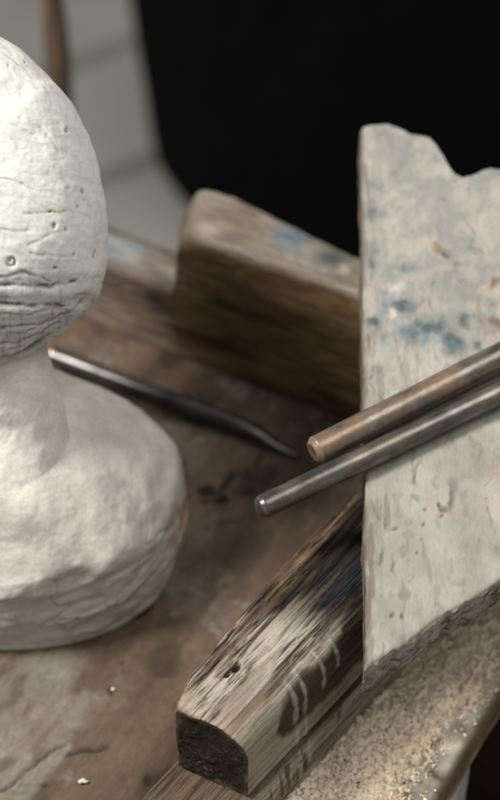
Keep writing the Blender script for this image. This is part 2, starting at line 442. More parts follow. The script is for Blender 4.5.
# ------------------------------------------------------------------ back beam
b0 = at(181, 357, 0)
BH = .091
BBo = tag(empty('stepped_beam', (b0[0], b0[1], 0), BB_A), 'blurred brown wooden beam with stepped rounded top along the back of the table', 'beam')
cb, sb = math.cos(BB_A), math.sin(BB_A)
def b_loc(p):
    d = np.asarray(p)[:2] - b0[:2]
    return np.array([d[0] * cb + d[1] * sb, -d[0] * sb + d[1] * cb])
XS1 = .112                                                   # a second, higher step carries the plank
LIFT = .112
def bring2(x):
    t_ = np.clip((x + .003) / .010, 0, 1); s = math.sqrt(max(0, 1 - (1 - t_) ** 2)); h = .053 + (BH - .053) * s
    h2 = float(sst(XS1, XS1 + .003, x)); h = h + (LIFT - BH) * h2
    d = .028 + .015 * s
    d = d - .014 * np.clip((x - .01) / .09, 0, 1)
    rr = .013 - .006 * s
    if 0 < x + .004 < .02: rr += .005 * (1 - abs(x - .006) / .014) if abs(x - .006) < .014 else 0
    return rounded(0, d, 0.0005, h, (.001, .001, rr, rr * .8), 200)
xs = np.r_[np.linspace(-.22, -.006, 120), np.linspace(-.0055, .008, 40), np.linspace(.009, XS1 - .001, 90), np.linspace(XS1, XS1 + .0032, 14), np.linspace(XS1 + .004, .21, 60)]
V, F, capm = sweep(xs, bring2, 200, 10)
N = normals(V, F); P = V.copy()
V[:, 0] -= .30 * V[:, 1] * np.exp(-(V[:, 0] / .02) ** 2); P = V.copy()
lo = fbm(P, (14, 50, 50), 4, 71); fb = fibres(P, 9, 180, 72)
V = V + N * (.0016 * lo - .0006 * fb + .0008 * fbm(P, (60, 110, 110), 3, 74))[:, None]
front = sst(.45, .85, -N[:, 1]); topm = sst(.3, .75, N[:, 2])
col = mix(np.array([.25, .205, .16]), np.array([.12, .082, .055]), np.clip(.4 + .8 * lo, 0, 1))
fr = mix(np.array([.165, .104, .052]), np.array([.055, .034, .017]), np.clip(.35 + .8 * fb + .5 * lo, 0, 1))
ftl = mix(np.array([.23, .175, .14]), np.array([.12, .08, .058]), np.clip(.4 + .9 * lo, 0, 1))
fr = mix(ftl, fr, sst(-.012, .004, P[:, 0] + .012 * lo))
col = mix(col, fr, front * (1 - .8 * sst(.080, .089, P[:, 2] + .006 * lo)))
col = mix(col, np.array([.31, .28, .235]), topm * sst(.0, .6, fbm(P, (40, 90, 90), 4, 73)) * .7)
for (px, py, zz, r, c) in ((292, 236, .091, .010, (.10, .15, .18)), (130, 240, .056, .016, (.20, .215, .215)), (333, 256, .091, .010, (.06, .057, .06)), (112, 236, .056, .012, (.21, .22, .22)),
                           (208, 232, .091, .006, (.42, .36, .29)), (345, 268, .091, .003, (.5, .45, .38))):
    b = b_loc(at(px, py, zz)); col = mix(col, c, np.exp(-(np.hypot(P[:, 0] - b[0], P[:, 1] - b[1]) / r) ** 2) * topm * .9)
b = b_loc(at(155, 305, .035)); col = mix(col, [.035, .035, .04], .8 * np.exp(-((P[:, 0] - b[0]) / .007) ** 2 - ((P[:, 2] - .040) / .010) ** 2) * front)
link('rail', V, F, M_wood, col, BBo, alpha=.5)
BBo_rail = BBo.children[0]

# ------------------------------------------------------------------ plank laid across the beams
TILT = R(11)
py0 = at(368, 668, .0)[1]
def plank_plane(px, py):
    """point of the plank's upper face: z = zc + tan(TILT) * (y - yc)"""
    zc, yc, tt = .1050, -.110, math.tan(TILT)
    d = FW * FPX + RT * (px - 250) + UP * (400 - py)
    t = (zc - tt * yc - CAM[2] + tt * CAM[1]) / (d[2] - tt * d[1]); return CAM + d * t
PO = plank_plane(366, 668)
PL = empty('plank', tuple(PO)); PL.rotation_euler = (TILT, 0, 0)
tag(PL, 'pale dusty wooden plank with blue paint stains and notched top, under the two steel rods', 'plank')
ct, st = math.cos(TILT), math.sin(TILT)
def p_loc(px, py):
    d = plank_plane(px, py) - PO; return np.array([d[0], d[1] * ct + d[2] * st])
topo = np.array([p_loc(*q) for q in ((361, 129), (364, 124.5), (374, 122.5), (388, 123), (400, 126.5), (411, 132.5), (422, 133.5), (430, 135), (436, 142), (443, 153), (449, 164), (455, 172.5), (463, 176.5), (471, 174.5), (481, 170), (490, 167.5), (500, 168), (520, 171), (545, 166), (575, 176), (600, 172))])
boto = np.array([p_loc(*q) for q in ((366, 668), (385, 656), (400, 648), (415, 637), (430, 624), (448, 612), (470, 601), (485, 591), (500, 580), (530, 563), (560, 540), (600, 512))])
TH = .022
leftx = lambda v: p_loc(366, 668)[0] * (1 - v) + p_loc(361.5, 129)[0] * v
nu, nv = 200, 480
u = np.linspace(0, 1, nu); v = np.linspace(0, 1, nv)
UU, VV = np.meshgrid(u, v)
xr = topo[-1, 0]
Xb = boto[0, 0] + (xr - boto[0, 0]) * u; Xt = topo[0, 0] + (xr - topo[0, 0]) * u
yb = np.interp(Xb, boto[:, 0], boto[:, 1]); yt = np.interp(Xt, topo[:, 0], topo[:, 1])
Xs = Xb[None] * (1 - VV) + Xt[None] * VV; Ys = yb[None] * (1 - VV) + yt[None] * VV
_e = np.c_[Xb, np.zeros(nu), np.zeros(nu)]
Ys = Ys + (1 - VV) ** 8 * (.0011 * fbm(_e, 260, 4, 77))[None] + VV ** 8 * (.0009 * fbm(_e, 240, 4, 78))[None]
_f = np.c_[np.zeros(nv), v * .25, np.zeros(nv)]
Xs = Xs + (1 - UU) ** 10 * (.0007 * fbm(_f, 130, 5, 76, .65))[:, None]
P2 = np.c_[Xs.ravel(), Ys.ravel()]; P3 = np.c_[P2, np.zeros(len(P2))]
def px2(px, py): return p_loc(px, py)
# distance to the outline, for worn rounded edges
dl = P2[:, 0] - (boto[0, 0] + (topo[0, 0] - boto[0, 0]) * VV.ravel())
db = (P2[:, 1] - np.tile(yb, nv)) * .72; dt = (np.tile(yt, nv) - P2[:, 1]) * .8
ed = np.minimum.reduce([dl, db, dt])
rr = .0022 + .0008 * fbm(P3, 60, 3, 81)
zz = -rr * (1 - np.sqrt(np.clip(1 - (1 - np.clip(ed / rr, 0, 1)) ** 2, 0, 1)))
lo = fbm(P3, (40, 22, 1), 4, 82); hi = fbm(P3, (300, 90, 1), 4, 83); md = fbm(P3, 110, 4, 84)
smear = np.abs(fbm(P3, (70, 95, 1), 4, 75))
zz += .0005 * lo + (.0002 + .0004 * sst(.08, .16, P2[:, 1])) * md + .0003 * sst(.25, .02, smear) * sst(.07, .15, P2[:, 1])
wp = .0022 * np.c_[fbm(P3, 150, 3, 85), fbm(P3, 150, 3, 86)]
def blob(px, py, rx, ry=None, ang=0, pw=2):
    c = px2(px, py); d = P2 + wp - c; a = R(ang); ry = ry or rx
    x = d[:, 0] * math.cos(a) + d[:, 1] * math.sin(a); y = -d[:, 0] * math.sin(a) + d[:, 1] * math.cos(a)
    return np.exp(-(np.hypot(x / rx, y / ry)) ** pw)
mm = .00043
col = mix(np.array([.315, .298, .255]), np.array([.225, .208, .175]), np.clip(.42 + .8 * lo + .35 * md, 0, 1))
up = sst(.10, .19, P2[:, 1])
col = mix(col, mix(np.array([.30, .27, .235]), np.array([.205, .203, .19]), np.clip(.5 + 1.1 * md + .5 * lo, 0, 1)), .75 * up)
col = mix(col, np.array([.19, .165, .135]), .4 * sst(.12, .02, smear) * up * sst(.0, .5, fbm(P3, 45, 3, 74)))
col = mix(col, np.array([.33, .285, .24]), .45 * sst(.15, .8, fbm(P3, 38, 3, 87)))
# blue paint worn into the surface
bl = 0
for a in ((408, 328, 14, 9, -22), (432, 334, 17, 11, -14), (452, 346, 12, 8, -14), (404, 271, 9, 6, 0), (383, 308, 7, 9, 0), (402, 305, 16, 6, -10), (380, 338, 5, 7, 0), (373, 270, 4, 9, 0), (466, 320, 6, 7, 0), (372, 322, 4, 4, 0), (385, 292, 5, 4, 0), (378, 210, 12, 14, 0), (376, 185, 9, 16, 0), (376, 248, 9, 10, 0), (400, 180, 10, 10, 0), (478, 345, 6, 5, 0)):
    w = .45 if a[1] < 255 and a[0] != 404 else 1.0
    bl = bl + w * blob(a[0], a[1], a[2] * mm, a[3] * mm * 1.4, a[4])
brk = np.clip(.85 + .55 * md + .30 * hi, 0, 1)
bl = np.clip(bl, 0, 1) * brk
col = mix(col, mix(np.array([.17, .21, .215]), np.array([.055, .075, .08]), np.clip(.5 + 1.2 * md, 0, 1)), np.clip(bl * 1.3, 0, .95))
ring = blob(395, 315, 4 * mm, 6 * mm) + .8 * blob(400, 286, 10 * mm, 6 * mm) 
col = mix(col, np.array([.46, .43, .38]), np.clip(ring, 0, 1) * .8)
# brown knots and gouges
dk = 0
for a in ((438, 249, 6, 4, -20), (446, 254, 5, 4, -40), (495, 284, 5, 6, -30), (494, 320, 8, 4, -15), (503, 324, 8, 4, -15), (433, 306, 1.6, 8, 15)):
    b = blob(a[0], a[1], a[2] * mm, a[3] * mm * 1.4, a[4], 3); dk = np.maximum(dk, b)
    col = mix(col, np.array([.15, .09, .042]) if a[0] != 446 else np.array([.05, .04, .035]), b * .85)
gg = 0
for a in ((452, 498, 3.2, 13, -8, .9), (444, 509, 5, 2.6, 10, .9), (441, 506, 3, 2, 0, 1), (440, 515, 2, 2, 0, 1), (418, 470, 1.2, 7, -15, .8), (420, 524, 1.6, 1.6, 0, 1), (400, 617, 2.2, 2.2, 0, 1), (391, 617, 2.0, 1.2, 0, .8), (405, 590, 2.8, 7, 0, .5),
          (382, 560, 1.2, 9, 3, .7), (392, 566, 1.6, 9, 3, .55), (395, 530, 4, 1, 20, .7), (416, 552, 3, 1, -30, .8), (385, 525, 1, 6, 0, .6), (378, 510, 1, 9, 2, .6), (421, 508, 2, 1.6, -30, .8), (414, 500, 4, 1.6, -30, .5), (380, 400, 1, 8, 0, .4), (374, 385, 1.2, 12, 0, .5), (400, 360, 1.2, 9, 0, .3), (470, 225, 1, 9, 18, .5), (478, 250, 6, 1.2, -20, .7), (456, 265, 4, 3, 0, .5), (436, 284, 3, 3, 0, .5), (430, 170, 6, 1.2, -10, .35), (440, 200, 9, 1.2, 0, .3), (462, 283, 8, 1.4, 25, .35)):
    gg = np.maximum(gg, a[5] * blob(a[0], a[1], a[2] * mm, a[3] * mm * 1.4, a[4], 3))
for c in ([(486, 499), (489, 511), (491, 524), (496, 535)], [(485, 486), (494, 480)]):
    gg = np.maximum(gg, .55 * np.clip(.7 + fbm(P3, 260, 2, 79), 0, 1) * np.exp(-(polydist(P2 + wp * .5, [px2(*q) for q in c]) / (1.0 * mm)) ** 2))
# many fine scratches running down the left third
sc = sst(.36, .62, fbm(P3, (420, 42, 1), 3, 91)) * (1 - sst(.012, .05, P2[:, 0])) * (1 - .6 * up)
sc2 = sst(.45, .7, fbm(P3, (240, 150, 1), 3, 92))
sc3 = sst(.40, .55, fbm(P3, (600, 210, 1), 2, 93)) * sst(-.1, .4, fbm(P3, 35, 2, 90))
gg2 = np.clip(.8 * sc + .4 * sc2 + .25 * sc3, 0, 1)
zz -= .0011 * np.clip(gg, 0, 1) + .0003 * gg2
col = mix(col, np.array([.085, .068, .055]), np.clip(gg, 0, 1) * .85); col = mix(col, np.array([.13, .108, .088]), gg2 * .65)
col = mix(col, np.array([.16, .14, .125]), blob(454, 492, 3.5 * mm, 17 * mm, -8, 4) * .7)
red = blob(494, 475, 4 * mm, 2.5 * mm) + blob(501, 477, 4 * mm, 3 * mm)
col = mix(col, np.array([.42, .10, .065]), np.clip(red, 0, 1) * np.clip(.6 + 1.1 * hi, 0, 1))
tanp = blob(497, 512, 7 * mm, 16 * mm, 0, 4) + blob(488, 556, 4 * mm, 16 * mm, 6, 2) * .7 + .5 * blob(380, 652, 12 * mm, 7 * mm)
col = mix(col, np.array([.50, .37, .26]), np.clip(tanp, 0, 1) * .28)
edgew = np.maximum(np.exp(-(dl / .0018) ** 2) * np.clip(.6 + .9 * fbm(P3, (60, 60, 1), 4, 95), 0, 1), np.exp(-(dl / .006) ** 2) * sst(.12, .5, fbm(P3, (520, 50, 1), 4, 94)) * .9)
col = mix(col, np.array([.10, .08, .062]), edgew * .85)
topv = np.c_[P2, zz]
per = [j for j in range(nu)] + [i * nu + nu - 1 for i in range(1, nv)] + [(nv - 1) * nu + j for j in range(nu - 2, -1, -1)] + [i * nu for i in range(nv - 2, 0, -1)]
k = len(per); F = grid_faces(nv, nu, False); V = [topv]; C = [col]; base = len(topv); prevring = per
onbot = np.zeros(k); onbot[:nu] = 1
onleft = np.zeros(k); onleft[-(nv - 2):] = 1
flat0 = topv[per].copy(); flat0[:, 2] = 0
for q in range(1, 23):
    f = q / 22
    ring = flat0.copy(); ring[:, 2] = -TH * f - .002 * (1 - f)
    lump = fbm(ring + [0, 0, 0], (230, 230, 330), 5, 96, .7)
    saw = np.sin(ring[:, 0] * 900 + 3 * fbm(ring, 60, 2, 98)) * .5 * f
    off = onbot * (.0008 * math.sin(math.pi * f) + .0020 * lump * math.sin(math.pi * min(1, f * .5 + .04)) + .0011 * saw)
    ring[:, 1] -= off * .8; ring[:, 0] -= off * .2
    ring[:, 2] += onbot * .0016 * fbm(ring * [1, 1, 0], 160, 3, 97) * sst(.5, 1, f)
    V.append(ring)
    ce = mix(np.array([.42, .365, .315]), np.array([.07, .055, .043]), np.clip(.40 + 1.0 * lump + .25 * saw - .10 * (1 - f), 0, 1))
    cl = mix(np.array([.17, .13, .095]), np.array([.05, .038, .03]), np.clip(.4 + .8 * fbm(ring, (1, 60, 300), 3, 99), 0, 1))
    C.append(mix(cl, ce, onbot))
    idx = list(range(base, base + k))
    for j in range(k): F.append((prevring[j], idx[j], idx[(j + 1) % k], prevring[(j + 1) % k]))
    prevring = idx; base += k
# underside
und = topv.copy(); und[:, 2] = -TH
inner = und; V.append(inner); C.append(np.tile([.2, .15, .11], (len(inner), 1)))
F += [tuple(i + base for i in f[::-1]) for f in grid_faces(nv, nu, False)]
for j in range(k): F.append((prevring[j], base + per[j], base + per[(j + 1) % k], prevring[(j + 1) % k]))
link('board', np.vstack(V), F, M_plank, np.vstack(C), PL)

# ------------------------------------------------------------------ steel rods on the plank
def rod(name, pa, pb, r, length, label, tip, rust, seed):
    """axis from pa towards pb, both lying r above the plank's face"""
    up = np.array([0, -math.sin(TILT), math.cos(TILT)])
    a = plank_plane(*pa) + up * (r + .0010); b = plank_plane(*pb) + up * (r + .0010)
    d = b - a; d /= np.linalg.norm(d)
    if tip == 'chamfer': pr = [(0, r * .70), (.0004, r * .76), (.0022, r * .99)]
    else: pr = [(0, r * .42), (.0006, r * .70), (.0016, r * .88), (.0034, r)]
    xs = np.r_[np.linspace(0, .004, 16)[:-1], np.linspace(.004, length - .003, 240), length - .001, length]
    px_, pr_ = np.array(pr).T
    K = 72; ang = np.linspace(0, 2 * math.pi, K, endpoint=False)
    def ring(x):
        rr = np.interp(x, px_, pr_)
        if x > length - .002: rr = r * .85
        return np.c_[rr * np.cos(ang), rr * np.sin(ang)]
    V, F, capm = sweep(xs, ring, K, 8)
    N = normals(V, F); P = V.copy()
    lo = fbm(P, (120, 160, 160), 4, seed); hi = fbm(P, (500, 500, 500), 3, seed + 5)
    V = V + N * (.00007 * lo + .00004 * hi)[:, None]
    steel = mix(np.array([.25, .24, .215]), np.array([.11, .10, .086]), np.clip(.4 + .6 * lo, 0, 1)) * (1.0 if rust > .5 else .72)
    ru = np.array([.215, .135, .078])
    m_ = np.clip(rust * sst(-.55, .45, fbm(P, (60, 140, 140), 4, seed + 9)) + (rust > .5) * 1.0 * np.exp(-(P[:, 0] / .006) ** 2), 0, 1)
    col = mix(steel, ru, m_ * .85)
    under = sst(-.2, .8, hi + .3 * lo)
    col = mix(col, np.array([.09, .075, .06]), .30 * under)
    if tip == 'chamfer': col = mix(col, mix(np.array([.15, .08, .04]), np.array([.06, .035, .02]), np.clip(.5 + hi, 0, 1)), (capm == 1) * .95)
    else: col = mix(col, np.array([.03, .028, .026]), np.exp(-(P[:, 0] / .0022) ** 2) * .95)
    o = link(name, V, F, M_steel, col, alpha=np.clip(m_ * .55 + (capm == 1) * .6 + (P[:, 0] < .0025) * .4, 0, 1))
    x = Vector(d); zt = Vector(up); y = zt.cross(x).normalized(); zt = x.cross(y)
    o.matrix_world = Matrix.Translation(Vector(a)) @ Matrix((x, y, zt)).transposed().to_4x4()
    tag(o, label, 'rod', 'steel rods')
    return o
rod('steel_rod', (312, 461), (512, 359), .0064, .24, 'thicker rusty steel rod with flat chamfered brown end, upper of the pair on the plank', 'chamfer', .95, 101)
rod('steel_rod', (257, 517), (457, 420), .0053, .26, 'thinner dark grey steel rod with blunt black tip, lower of the pair on the plank', 'round', .30, 131)

# ------------------------------------------------------------------ steel tool lying at the back of the table
ta, tb = at(48, 354, .012), at(300, 452, .004)
L3 = np.linalg.norm((tb - ta)[:2]); a3 = math.atan2(tb[1] - ta[1], tb[0] - ta[0])
t3 = empty('steel_tool', (ta[0], ta[1], 0), a3)
tag(t3, 'blurred dark steel tool with bent flattened tip lying on the table before the stepped beam', 'tool', 'steel rods')
xs = np.r_[np.linspace(0, .003, 8), np.linspace(.0045, L3, 150)]
K = 48; ang = np.linspace(0, 2 * math.pi, K, endpoint=False)
def tring(x):
    f = x / L3
    w = .0050 * (1 - .15 * f) * (1 - .55 * sst(.80, 1, f)); h = .0050 * (1 - .1 * f) * (1 - .75 * sst(.70, .97, f))
    if x < .003: s = .6 + .4 * math.sqrt(x / .003); w *= s; h *= s
    zc = .0125 - .0065 * f - .0025 * sst(.80, 1, f)
    yc = .0012 * math.exp(-((f - .72) / .16) ** 2) - .002 * sst(.8, 1, f)
    return np.c_[yc + w * np.cos(ang), np.maximum(zc + h * np.sin(ang), .0012)]
V, F, capm = sweep(xs, tring, K, 5)
lo = fbm(V, (90, 160, 160), 4, 141)
col = mix(np.array([.14, .137, .13]), np.array([.055, .052, .048]), np.clip(.35 + .8 * lo, 0, 1))
col = mix(col, np.array([.60, .42, .34]), (V[:, 0] < .004) * .8)
link('shaft', V, F, M_steel, col, t3)

# ------------------------------------------------------------------ stone carving
def ray_y(px, py, y):
    d = FW * FPX + RT * (px - 250) + UP * (400 - py); t = (y - CAM[1]) / d[1]; return CAM + d * t
SB = at(12, 655, 0); SB = np.array([SB[0] - .001, -.025])        # middle of the base
HC = ray_y(-30, 190, .020)                                        # middle of the head
ST = empty('stone_carving', (SB[0], SB[1], 0))
tag(ST, 'rough white stone carving with rounded scratched top on a pale lumpy boulder base', 'sculpture')
so = np.array([SB[0], SB[1], 0])
# head: outline in the plane across the view, full depth behind and before it
mpp = ((HC - CAM) @ FW) / FPX
out = np.array([(107.5, 228), (107, 212), (103, 188), (98, 165), (92, 146), (83, 125), (74, 106), (65, 92), (52, 80), (40, 68), (28, 56), (14, 46), (0, 37.5), (-20, 30), (-50, 24), (-90, 34), (-130, 66), (-160, 115), (-176, 180), (-172, 245), (-150, 305), (-112, 352), (-70, 376), (-30, 382),
                (0, 370), (14, 363), (30, 355), (48, 344), (62, 333), (74, 322), (87, 308), (96, 297), (102, 284), (105, 268), (107, 246)], float) - [-30, 190]
out[:, 1] *= -1
th = np.arctan2(out[:, 1], out[:, 0]); rad = np.hypot(out[:, 0], out[:, 1]); o_ = np.argsort(th); th, rad = th[o_], rad[o_]
nt_, npz = 620, 300
T = np.linspace(-math.pi, math.pi, nt_, endpoint=False)
rr = np.interp(T, np.r_[th - 2 * math.pi, th, th + 2 * math.pi], np.r_[rad, rad, rad])
ker = np.exp(-np.linspace(-2, 2, 11) ** 2); ker /= ker.sum()
rr = np.convolve(np.r_[rr[-5:], rr, rr[:5]], ker, 'valid')
PH = np.linspace(-math.pi / 2 + .01, math.pi / 2 - .01, npz)
PHm, Tm = np.meshgrid(PH, T, indexing='ij'); Rm = np.tile(rr, (npz, 1))
cph = np.abs(np.cos(PHm)) ** .92
A = (Rm * cph * np.cos(Tm)).ravel(); Bv = (Rm * cph * np.sin(Tm)).ravel(); Dv = (132 * np.sin(PHm)).ravel()
V = HC + (A[:, None] * RT + Bv[:, None] * UP - Dv[:, None] * FW) * mpp
F = grid_faces(npz, nt_); F = [f[::-1] for f in F]
F.append(tuple(range(nt_))); F.append(tuple(range(len(V) - 1, len(V) - nt_ - 1, -1)))
N = normals(V, F)
if ((V - HC) * N).sum() < 0: F = [f[::-1] for f in F]; N = -N
_dv = (V - CAM) @ FW
IX = 250 + FPX * ((V - CAM) @ RT) / _dv; IY = 400 - FPX * ((V - CAM) @ UP) / _dv                                      # carving-plane coordinates
# lines bulge with the shape so that they stay where they were cut
PP = np.c_[IX, IY]; p3 = (V - HC)
frontm = sst(.0, .25, Dv / 132)
wob = 2.2 * np.c_[fbm(p3, 160, 3, 151), fbm(p3, 160, 3, 152)]
gro = np.zeros(len(V)); gw = np.zeros(len(V))
lines = [([(-40, 287), (0, 286), (30, 285), (50, 286), (76, 283)], 2.0, 1.0), ([(-40, 303), (0, 305), (20, 304), (40, 306), (64, 306)], 1.9, 1.0), ([(-40, 318), (0, 313), (30, 314), (52, 309), (75, 309)], 1.3, .5),
         ([(-40, 340), (0, 330), (22, 326), (40, 326), (58, 318), (77, 307), (92, 294)], 1.5, .75), ([(-40, 352), (0, 345), (20, 343), (40, 334), (60, 324)], 1.3, .6), ([(-40, 372), (0, 361), (16, 355), (34, 347), (52, 337)], 1.8, .95),
         ([(0, 229), (14, 231), (27, 231)], .9, .3), ([(28, 246), (42, 240), (52, 234), (68, 230)], .9, .3), ([(30, 255), (52, 257), (76, 257)], .8, .35), ([(-30, 283), (0, 278), (20, 272), (38, 276), (50, 283)], 1.3, .55),
         ([(0, 178), (26, 184), (34, 190)], 1.2, .4), ([(24, 215), (50, 211), (62, 212)], .9, .3), ([(40, 128), (52, 142), (58, 152)], 1.2, .3), ([(0, 120), (20, 128), (34, 132)], 1.1, .3), ([(0, 52), (14, 60), (28, 72)], 1.2, .3),
         ([(4, 320), (6, 340)], 1.0, .35), ([(20, 306), (22, 326)], .9, .3), ([(52, 309), (54, 322)], .9, .45), ([(38, 313), (40, 330)], .9, .3), ([(-4, 330), (20, 334), (34, 331)], 1.1, .5), ([(0, 352), (24, 346)], 1, .4)]
for (pts, w, a) in lines:
    d = polydist(PP + wob, pts); m_ = a * np.exp(-(d / (w * (1 + .5 * fbm(p3, 130, 2, 153)))) ** 2)
    gro = np.maximum(gro, m_ * np.clip(.75 + .7 * fbm(p3, 220, 3, 154), .15, 1)); gw = np.maximum(gw, .35 * a * np.exp(-(d / (w * 3.2)) ** 2))
hole = np.zeros(len(V))
for (px, py, rx, ry) in ((56, 268.5, 2.6, 1.8), (93, 257, 1.8, 2.2), (94, 253, 1, 2), (77, 206, 1.5, 2), (67, 129, 1.6, 3.6), (68, 189, 3.2, 2), (82, 192, 2.6, 3), (10, 66, 1.5, 2.5), (55, 226, 2.4, 3.4), (66, 229, 1.6, 2), (75, 255, 1.4, 1.4), (24, 62, 1.2, 1.8), (51, 211, 2, 1)):
    h = np.exp(-(np.hypot((IX - px + .8 * wob[:, 0]) / (rx * .8), (IY - py + .8 * wob[:, 1]) / (ry * .8))) ** 3); hole = np.maximum(hole, .8 * h * (1 if rx < 3 and py > 100 else .4))
dr = np.hypot(IX - 11, IY - 262); hole = np.maximum(hole, np.exp(-((dr - 4.2) / 1.3) ** 2) * np.clip(.6 + .8 * fbm(p3, 300, 2, 155), 0, 1)); hole = np.maximum(hole, .8 * np.exp(-(np.hypot(IX - 10, IY - 261) / 1.8) ** 2))
lowm = sst(255, 300, IY); hat = sst(.2, .6, fbm(np.c_[IX, IY, Dv], (.30, .035, .03), 3, 156)) * lowm
hat2 = sst(.3, .65, fbm(np.c_[IX, IY, Dv], (.05, .35, .03), 3, 157)) * (.25 + .75 * lowm)
lo = fbm(p3, 38, 4, 158); md = fbm(p3, (120, 90, 120), 4, 159); hi = fbm(p3, 420, 3, 160)
chis = fbm(np.c_[IX + .6 * IY, IY - .6 * IX, Dv], (.035, .11, .03), 3, 161)
disp = .0008 * lo + .0002 * md + .0001 * hi + .00022 * chis * (1 - lowm) - .0009 * gro - .0004 * gw - .0016 * hole - .00015 * hat - .00025 * hat2
ridge = np.sin((IY + 4 * fbm(p3, 40, 2, 162) - 286) / 20 * 2 * math.pi) * lowm
disp += .0003 * ridge
V = V + N * disp[:, None]
white = np.array([.70, .685, .64]); gr = np.array([.56, .545, .50])
col = mix(white, gr, np.clip(.18 + .30 * md + .30 * lo + .35 * chis * .6, 0, 1))
col = mix(col, np.array([.50, .48, .44]), .45 * lowm * np.clip(.5 + md, 0, 1))
veins = sst(.5, .72, 1 - np.abs(fbm(np.c_[IX + .7 * IY, IY - .5 * IX, Dv], (.02, .055, .02), 4, 163)) * 3.2)
col = mix(col, np.array([.56, .545, .51]), .30 * veins * (1 - lowm))
col = mix(col, np.array([.34, .315, .265]), .40 * hat + .5 * hat2)
col = mix(col, np.array([.13, .115, .09]), np.clip(gro * 1.0, 0, .9)); col = mix(col, np.array([.10, .095, .085]), np.clip(hole, 0, 1) * .85)
och = np.exp(-(polydist(PP + wob, [(51, 210), (58, 213), (63, 212)]) / 1.6) ** 2); col = mix(col, np.array([.45, .32, .17]), och * .8)
link('carved_head', V - so, F, M_stone, col, ST)

# base: boulder section that changes with height, drawn in to a neck under the head
nphi, nz = 520, 330
phi = np.linspace(0, 2 * math.pi, nphi, endpoint=False)
def rock(z):
    low_ = np.interp(z, (0, .0008, .004, .012, .022, .03, 1), (.90, .955, .975, 1.0, 1.02, 1.025, 1.02))
    return np.where(z < .026, low_, 1.02 * np.clip(1 - np.clip((z - .026) / .068, 0, 1) ** 2.25, 0, 1) ** (1 / 2.25))
def smax(a, b, k):
    h = np.clip(k - np.abs(a - b), 0, None) / k
    return np.maximum(a, b) + h * h * k * .25
NR = lambda z: .0215 - .012 * (z - .1)
zf = np.linspace(0, .19, 6000); rf = smax(.076 * rock(zf), NR(zf), .024)
s_ = np.r_[0, np.cumsum(np.hypot(np.diff(zf), np.diff(rf)))]
zt = np.interp(np.linspace(0, s_[-1], nz), s_, zf)
PHI, ZT = np.meshgrid(phi, zt)
r0a = np.array([(-180, .086), (-150, .080), (-120, .070), (-90, .0665), (-60, .070), (-40, .078), (-20, .078), (0, .081), (25, .080), (60, .072), (90, .066), (130, .074), (180, .086)])
rb = np.interp(np.degrees((phi + math.pi) % (2 * math.pi) - math.pi), r0a[:, 0], r0a[:, 1])
rb = np.convolve(np.r_[rb[-20:], rb, rb[:20]], np.ones(41) / 41, 'valid')
neck = sst(.080, .104, ZT)
Rr = smax(np.tile(rb, (nz, 1)) * rock(ZT), NR(ZT) + .043 * np.clip(np.cos(PHI - R(-92)), 0, 1) ** .7 * np.clip((.172 - ZT) / .115, 0, 1) * sst(.015, .060, ZT), .030)
nsh = np.array([HC[0] - SB[0], HC[1] - SB[1]])                     # neck leans under the head
ncx = -.004 * sst(.05, .10, ZT)
ncy = .016 * sst(.05, .16, ZT)
V = np.c_[(ncx + Rr * np.cos(PHI)).ravel(), (ncy + Rr * np.sin(PHI)).ravel(), ZT.ravel()]
V[:, 2] += (.004 * np.clip(np.cos(PHI - R(-112)), 0, 1) * sst(.030, .088, ZT) * (1 - sst(.110, .165, ZT))).ravel()
F = grid_faces(nz, nphi); F.append(tuple(range(nphi - 1, -1, -1))); F.append(tuple(range(len(V) - nphi, len(V))))
N = normals(V, F)
if (V[:, 0] * N[:, 0]).sum() < 0: F = [f[::-1] for f in F]; N = -N
lo = fbm(V, 26, 4, 171, .33); md = fbm(V, 75, 4, 172); hi = fbm(V, 300, 3, 173)
fac = np.abs(fbm(V, (34, 34, 60), 3, 174))
fl = sst(0.001, .006, V[:, 2])
low = 1 - sst(.040, .062, V[:, 2] + .008 * lo)
cr = np.exp(-((np.abs(fbm(V, (22, 22, 55), 4, 175))) / .035) ** 2) * sst(-.2, .3, fbm(V, 18, 2, 176))
ridge_ = np.exp(-((V[:, 2] - .050 - .010 * lo) / .006) ** 2)
disp = (.0036 * lo + .0004 * md + .00012 * hi - .0022 * fac * low - .0007 * cr * low + .0016 * ridge_) * fl
V = V + N * disp[:, None]; V[:, 2] = np.maximum(V[:, 2], .0006)
cream = np.array([.57, .54, .48]); g_ = np.array([.43, .41, .365])
col = mix(cream, g_, np.clip(.4 + .7 * md + .4 * lo, 0, 1))
col = mix(col, np.array([.56, .545, .51]), low * .5)
col = mix(col, np.array([.30, .27, .22]), cr * low * .55)
col = mix(col, np.array([.46, .43, .37]), .5 * sst(.1, .7, fbm(V, 150, 4, 177)))
rightm = np.exp(-((PHI.ravel() - .0) / .45) ** 2) + np.exp(-((PHI.ravel() - 2 * math.pi) / .45) ** 2)
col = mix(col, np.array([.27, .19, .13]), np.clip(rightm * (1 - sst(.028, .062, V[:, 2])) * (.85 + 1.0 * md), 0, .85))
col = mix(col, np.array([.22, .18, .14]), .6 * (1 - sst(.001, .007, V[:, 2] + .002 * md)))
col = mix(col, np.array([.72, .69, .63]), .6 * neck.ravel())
link('boulder_base', V, F, M_base, col, ST)

